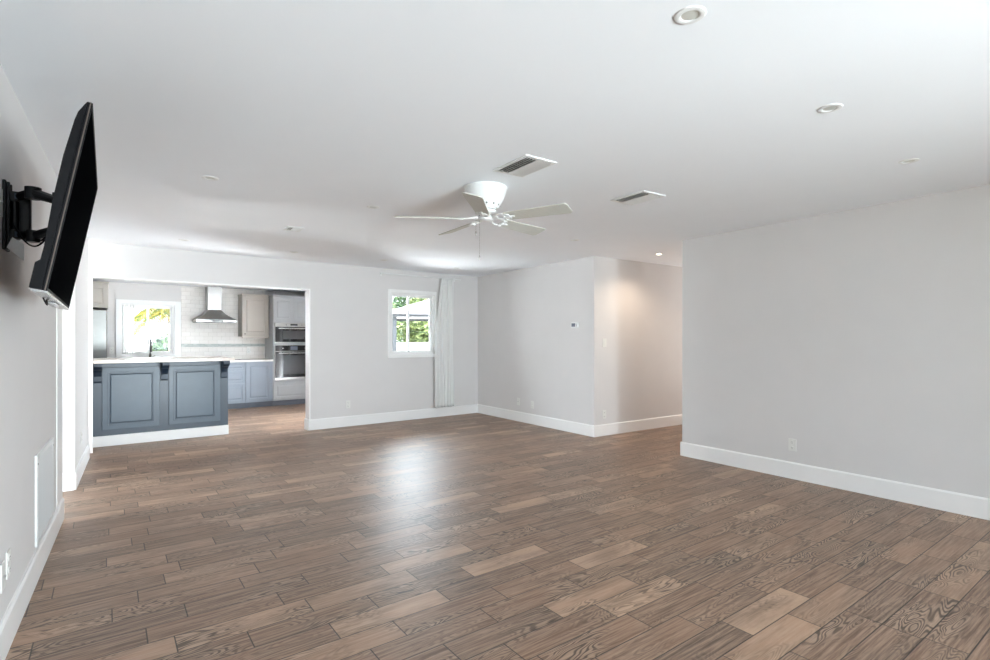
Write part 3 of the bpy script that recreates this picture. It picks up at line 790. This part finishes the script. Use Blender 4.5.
def oven(name, z0, z1, label, ctrl):
    o = cab_root(name, .53, L - .002, z0, label, 'oven'); w_ = .74; h_ = z1 - z0
    MB().box(0, w_ - .006, .0, .5, 0, h_, .002).build('body', 'steel', o)
    MB().box(.01, w_ - .01, -.012, 0, h_ - ctrl, h_ - .008, .002).build('control_panel', 'steel' if ctrl < .09 else 'glassblack', o)
    MB().box(.30, .44, -.0135, -.011, h_ - ctrl + .02, h_ - .025).build('display', 'lcd' if ctrl > .09 else 'glassblack', o)
    for x in ((.22, .52) if ctrl < .09 else (.15, .59)): MB().cyl((x, -.03, h_ - ctrl / 2 - .004), (x, -.012, h_ - ctrl / 2 - .004), .012, seg=14).build('knob', 'silver', o)
    bz = .055 if ctrl > .09 else .03
    dr_ = MB().box(.01, w_ - .01, -.022, 0, bz, h_ - ctrl - .006, .003).build('door', 'glassblack', o)
    MB().box(.15, w_ - .15, -.024, -.021, bz + .06, h_ - ctrl - .085).build('window', mat('oven_window_glass', srgb(95, 96, 98), .08, .6, noise=.05) if 'oven_window_glass' not in bpy.data.materials else bpy.data.materials['oven_window_glass'], dr_)
    hb = MB().cyl((.06, -.06, h_ - ctrl - .04), (w_ - .06, -.06, h_ - ctrl - .04), .010, seg=14)
    for x in (.09, w_ - .09): hb.cyl((x, -.06, h_ - ctrl - .04), (x, -.02, h_ - ctrl - .04), .007, seg=10)
    hb.build('handle', 'silver', dr_, smooth=True)
    MB().box(.01, w_ - .01, -.018, 0, .004, bz - .004, .002).build('lower_trim', 'steel', o)
oven('microwave_oven', 1.235, 1.65, 'stainless and black built-in microwave, upper one in the oven tower', .075)
oven('built_in_oven', .505, 1.205, 'stainless and black built-in oven below the microwave', .12)

# refrigerator and the cabinet above
fr = cab_root('refrigerator', -3.05, B - .76, 0, 'stainless refrigerator at the far left of the kitchen', 'refrigerator')
MB().box(0, .915, .06, .75, .02, 1.80, .004).build('body', 'darkmetal', fr)
MB().box(.002, .913, 0, .058, .62, 1.80, .012, 3).build('door', 'fridge', fr)
MB().box(.002, .913, 0, .058, .04, .61, .012, 3).build('freezer_drawer', 'fridge', fr)
hb = MB().cyl((.06, -.05, .75), (.06, -.05, 1.55), .011, seg=12); hb.cyl((.06, -.05, .8), (.06, 0, .8), .007).cyl((.06, -.05, 1.5), (.06, 0, 1.5), .007); hb.build('handle', 'silver', fr, smooth=True)
fc = cab_root('bridge_cabinet', -3.05, B - .72, 1.835, 'greige cabinet mounted above the refrigerator')
MB().box(0, .93, .021, .71, 0, .40, .001).build('body', 'cabwarm', fc)
door_mb(.004, .46, .01, .39, 0, .055).build('door', 'cabwarm', fc); door_mb(.466, .926, .01, .39, 0, .055).build('door', 'cabwarm', fc)
MB().box(0, .94, -.012, .71, .40, .425, .005).build('cornice', 'cabwarm', fc)

# faucet
fa = cab_root('kitchen_faucet', -1.49, B - .12, .924, 'dark pull-down faucet in front of the kitchen window', 'faucet')
mb = MB().lathe([(.03, 0), (.03, .012), (.022, .02), (.02, .12), (.014, .14), (0, .14)]); mb.build('base', 'darkmetal', fa, smooth=True)
pts = [(0, 0, .13), (0, 0, .30)] + [(0, -.085 + .085 * cos(t_), .30 + .10 * sin(t_)) for t_ in [i * pi / 12 for i in range(1, 13)]] + [(0, -.17, .27)]
MB().tube(pts, .011, 12).build('spout', 'darkmetal', fa, smooth=True)
MB().cyl((0, -.17, .28), (0, -.17, .17), .016, .02, seg=16).build('spray_head', 'darkmetal', fa, smooth=True)
MB().cyl((.02, 0, .07), (.075, 0, .10), .006, .005, seg=10).build('lever', 'darkmetal', fa)

# sheer in the kitchen window
mb = MB(); grid = []
for j in range(21):
    f = j / 20; z = 1.93 - f * .87
    grid.append([mb.bm.verts.new((-1.905 + .19 * (i / 40) * (1 - .08 * f), B + .012 + .007 * sin(i / 40 * 2 * pi * 5), z)) for i in range(41)])
for j in range(20):
    for i in range(40): mb.bm.faces.new((grid[j][i], grid[j][i + 1], grid[j + 1][i + 1], grid[j + 1][i]))
o = mb.build('curtain', 'sheer', None, KM, smooth=True); tag(o, 'short white sheer curtain on the left side of the kitchen window', 'curtain')
# ------------------------------------------------------------------ outdoors
struct('ground', MB().box(-25, 30, -14, 40, -.35, -.2), 'patio')
def leaves(mb, cx, cy, cz, rx, ry, rz, n, s0, s1):
    for _ in range(n):
        d = Vector((random.gauss(0, 1), random.gauss(0, 1), random.gauss(0, 1))).normalized() * random.uniform(.55, 1) 
        c_ = Vector((cx + d.x * rx, cy + d.y * ry, cz + d.z * rz)); s_ = random.uniform(s0, s1)
        a = Vector((random.uniform(-1, 1), random.uniform(-1, 1), random.uniform(-.6, .6))).normalized(); b_ = a.cross(Vector((random.uniform(-1, 1), random.uniform(-1, 1), random.uniform(-1, 1)))).normalized()
        v = [mb.bm.verts.new(c_ + p_) for p_ in (-a * s_, b_ * s_ * .35, a * s_, -b_ * s_ * .35)]
        mb.bm.faces.new(v)
def shrub(u, v, hgt, r, label, m='leaf', n=2600, group='garden shrubs beyond the living room window'):
    root = empty('garden_shrub', KM @ T((u, v, -.2)), label, 'shrub', group)
    mb = MB()
    for k in range(5):
        a = 2 * pi * k / 5; mb.tube([(0, 0, 0), (.1 * cos(a), .1 * sin(a), hgt * .3), (r * .5 * cos(a), r * .5 * sin(a), hgt * .75)], [.04, .03, .012], 6)
    mb.build('stem', 'bark', root)
    mb = MB()
    for k in range(7):
        leaves(mb, random.uniform(-.4, .4) * r, random.uniform(-.4, .4) * r, hgt * random.uniform(.3, .75), r * .62, r * .62, hgt * .3, n // 3, .06, .13)
    mb.build('foliage', m, root)
shrub(4.0, 11.6, 4.0, 1.15, 'green leafy shrub at the left edge of the living room window view', 'leafdark')
shrub(6.5, 11.4, 3.9, 1.15, 'bright green leafy shrub directly behind the dark gazebo post', 'leaf', 3600)
shrub(9.0, 11.6, 4.0, 1.15, 'green leafy shrub behind the right side of the gazebo', 'leaf', 3600)
shrub(6.9, 14.6, 5.0, 1.5, 'dark green shrub in the back row, rising above the gazebo canopy on the left', 'leafdark', 3600)
shrub(10.1, 14.8, 5.0, 1.5, 'dark green shrub in the back row, rising above the gazebo canopy on the right', 'leafdark', 3600)
# gazebo
gz = empty('gazebo', KM @ T((4.08, 5.0, -.2)) @ RZ(radians(-27)), 'dark-posted gazebo with a white canopy outside the living room window', 'gazebo')
gs = 3.0; eh = 2.12
for x in (0, gs):
    for y in (0, gs): MB().box(x - .05, x + .05, y - .05, y + .05, 0, eh, .004).build('post', 'post', gz)
ring_ = MB()
for (x0, x1, y0, y1) in ((-.15, gs + .15, -.15, -.1), (-.15, gs + .15, gs + .1, gs + .15), (-.15, -.1, -.1, gs + .1), (gs + .1, gs + .15, -.1, gs + .1)): ring_.box(x0, x1, y0, y1, eh, eh + .12)
ring_.build('beam', 'post', gz)
mb = MB(); e0 = -.22; e1 = gs + .22; zc = eh + .12; ap = (gs / 2, gs / 2, zc + .62)
cs = [(e0, e0, zc), (e1, e0, zc), (e1, e1, zc), (e0, e1, zc)]
vb = [mb.bm.verts.new(c_) for c_ in cs]; va = mb.bm.verts.new(ap); vl = [mb.bm.verts.new((c_[0], c_[1], c_[2] - .05)) for c_ in cs]
for k in range(4):
    mb.bm.faces.new((vb[k], vb[(k + 1) % 4], va)); mb.bm.faces.new((vl[k], vl[(k + 1) % 4], vb[(k + 1) % 4], vb[k]))
mb.bm.faces.new(vl)
mb.build('canopy', 'canvas', gz)
# white garden wall
gw_ = MB().box(2.0, 12.5, 8.6, 8.75, -.2, 1.22, .01).build('garden_wall', 'stucco', None, KM); tag(gw_, 'low white garden wall behind the gazebo', 'wall')
# kitchen side: palm and a neighbouring house
pm = empty('palm_tree', KM @ T((-.72, 7.4, -.2)), 'yellow green palm outside the kitchen window', 'palm')
MB().tube([(0, 0, 0), (.03, 0, 1.0), (0, 0, 2.2)], [.13, .10, .09], 12).build('trunk', 'bark', pm, smooth=True)
for k in range(13):
    a = 2 * pi * k / 13 + random.uniform(-.15, .15); ln = random.uniform(1.0, 1.5); rise = random.uniform(.1, .55)
    mb = MB(); N = 18; spine = []
    for i in range(N + 1):
        f = i / N; spine.append(Vector((cos(a) * ln * f * (1 - .25 * f), sin(a) * ln * f * (1 - .25 * f), 2.2 + rise * sin(f * 1.6) - 1.0 * f * f)))
    mb.tube(spine, [.014 * (1 - .8 * i / N) for i in range(N + 1)], 5)
    side = Vector((-sin(a), cos(a), 0))
    for i in range(2, N + 1):
        for s_ in (-1, 1):
            p_ = spine[i]; l2 = .34 * sin(pi * min(1, (i / N) * .85 + .1)) + .05; q = p_ + side * s_ * l2 * .75 + Vector((cos(a) * .12, sin(a) * .12, -l2 * .55))
            w2 = Vector((cos(a), sin(a), 0)) * .03
            mid_ = (p_ + q) / 2 + Vector((0, 0, .03)); v = [mb.bm.verts.new(c_) for c_ in (p_ - w2 * .3, mid_ - w2, q, mid_ + w2)]; mb.bm.faces.new(v)
    mb.build('frond', 'frond', pm)
hs = empty('neighbour_house', KM @ T((-4.2, 11.0, -.2)), 'white neighbouring house with a teal shuttered window beyond the kitchen window', 'house')
MB().box(0, 6.4, 0, 3, 0, 2.6, .01).build('wall', 'stucco', hs)
mb = MB().prism([(-.3, -.35, 2.55), (6.7, -.35, 2.55), (6.7, 3.3, 2.55), (-.3, 3.3, 2.55)], (0, 0, .12)); mb.build('roof', mat('pink_roof_tile', srgb(205, 150, 130), .8, noise=.15, nscale=8), hs)
MB().box(2.72, 3.10, -.04, 0, 1.72, 2.06, .005).build('shutter', 'teal', hs)
shrub(-.65, 9.7, 1.75, .7, 'low green shrub behind the palm outside the kitchen window', 'leafdark', 2200, group=None)
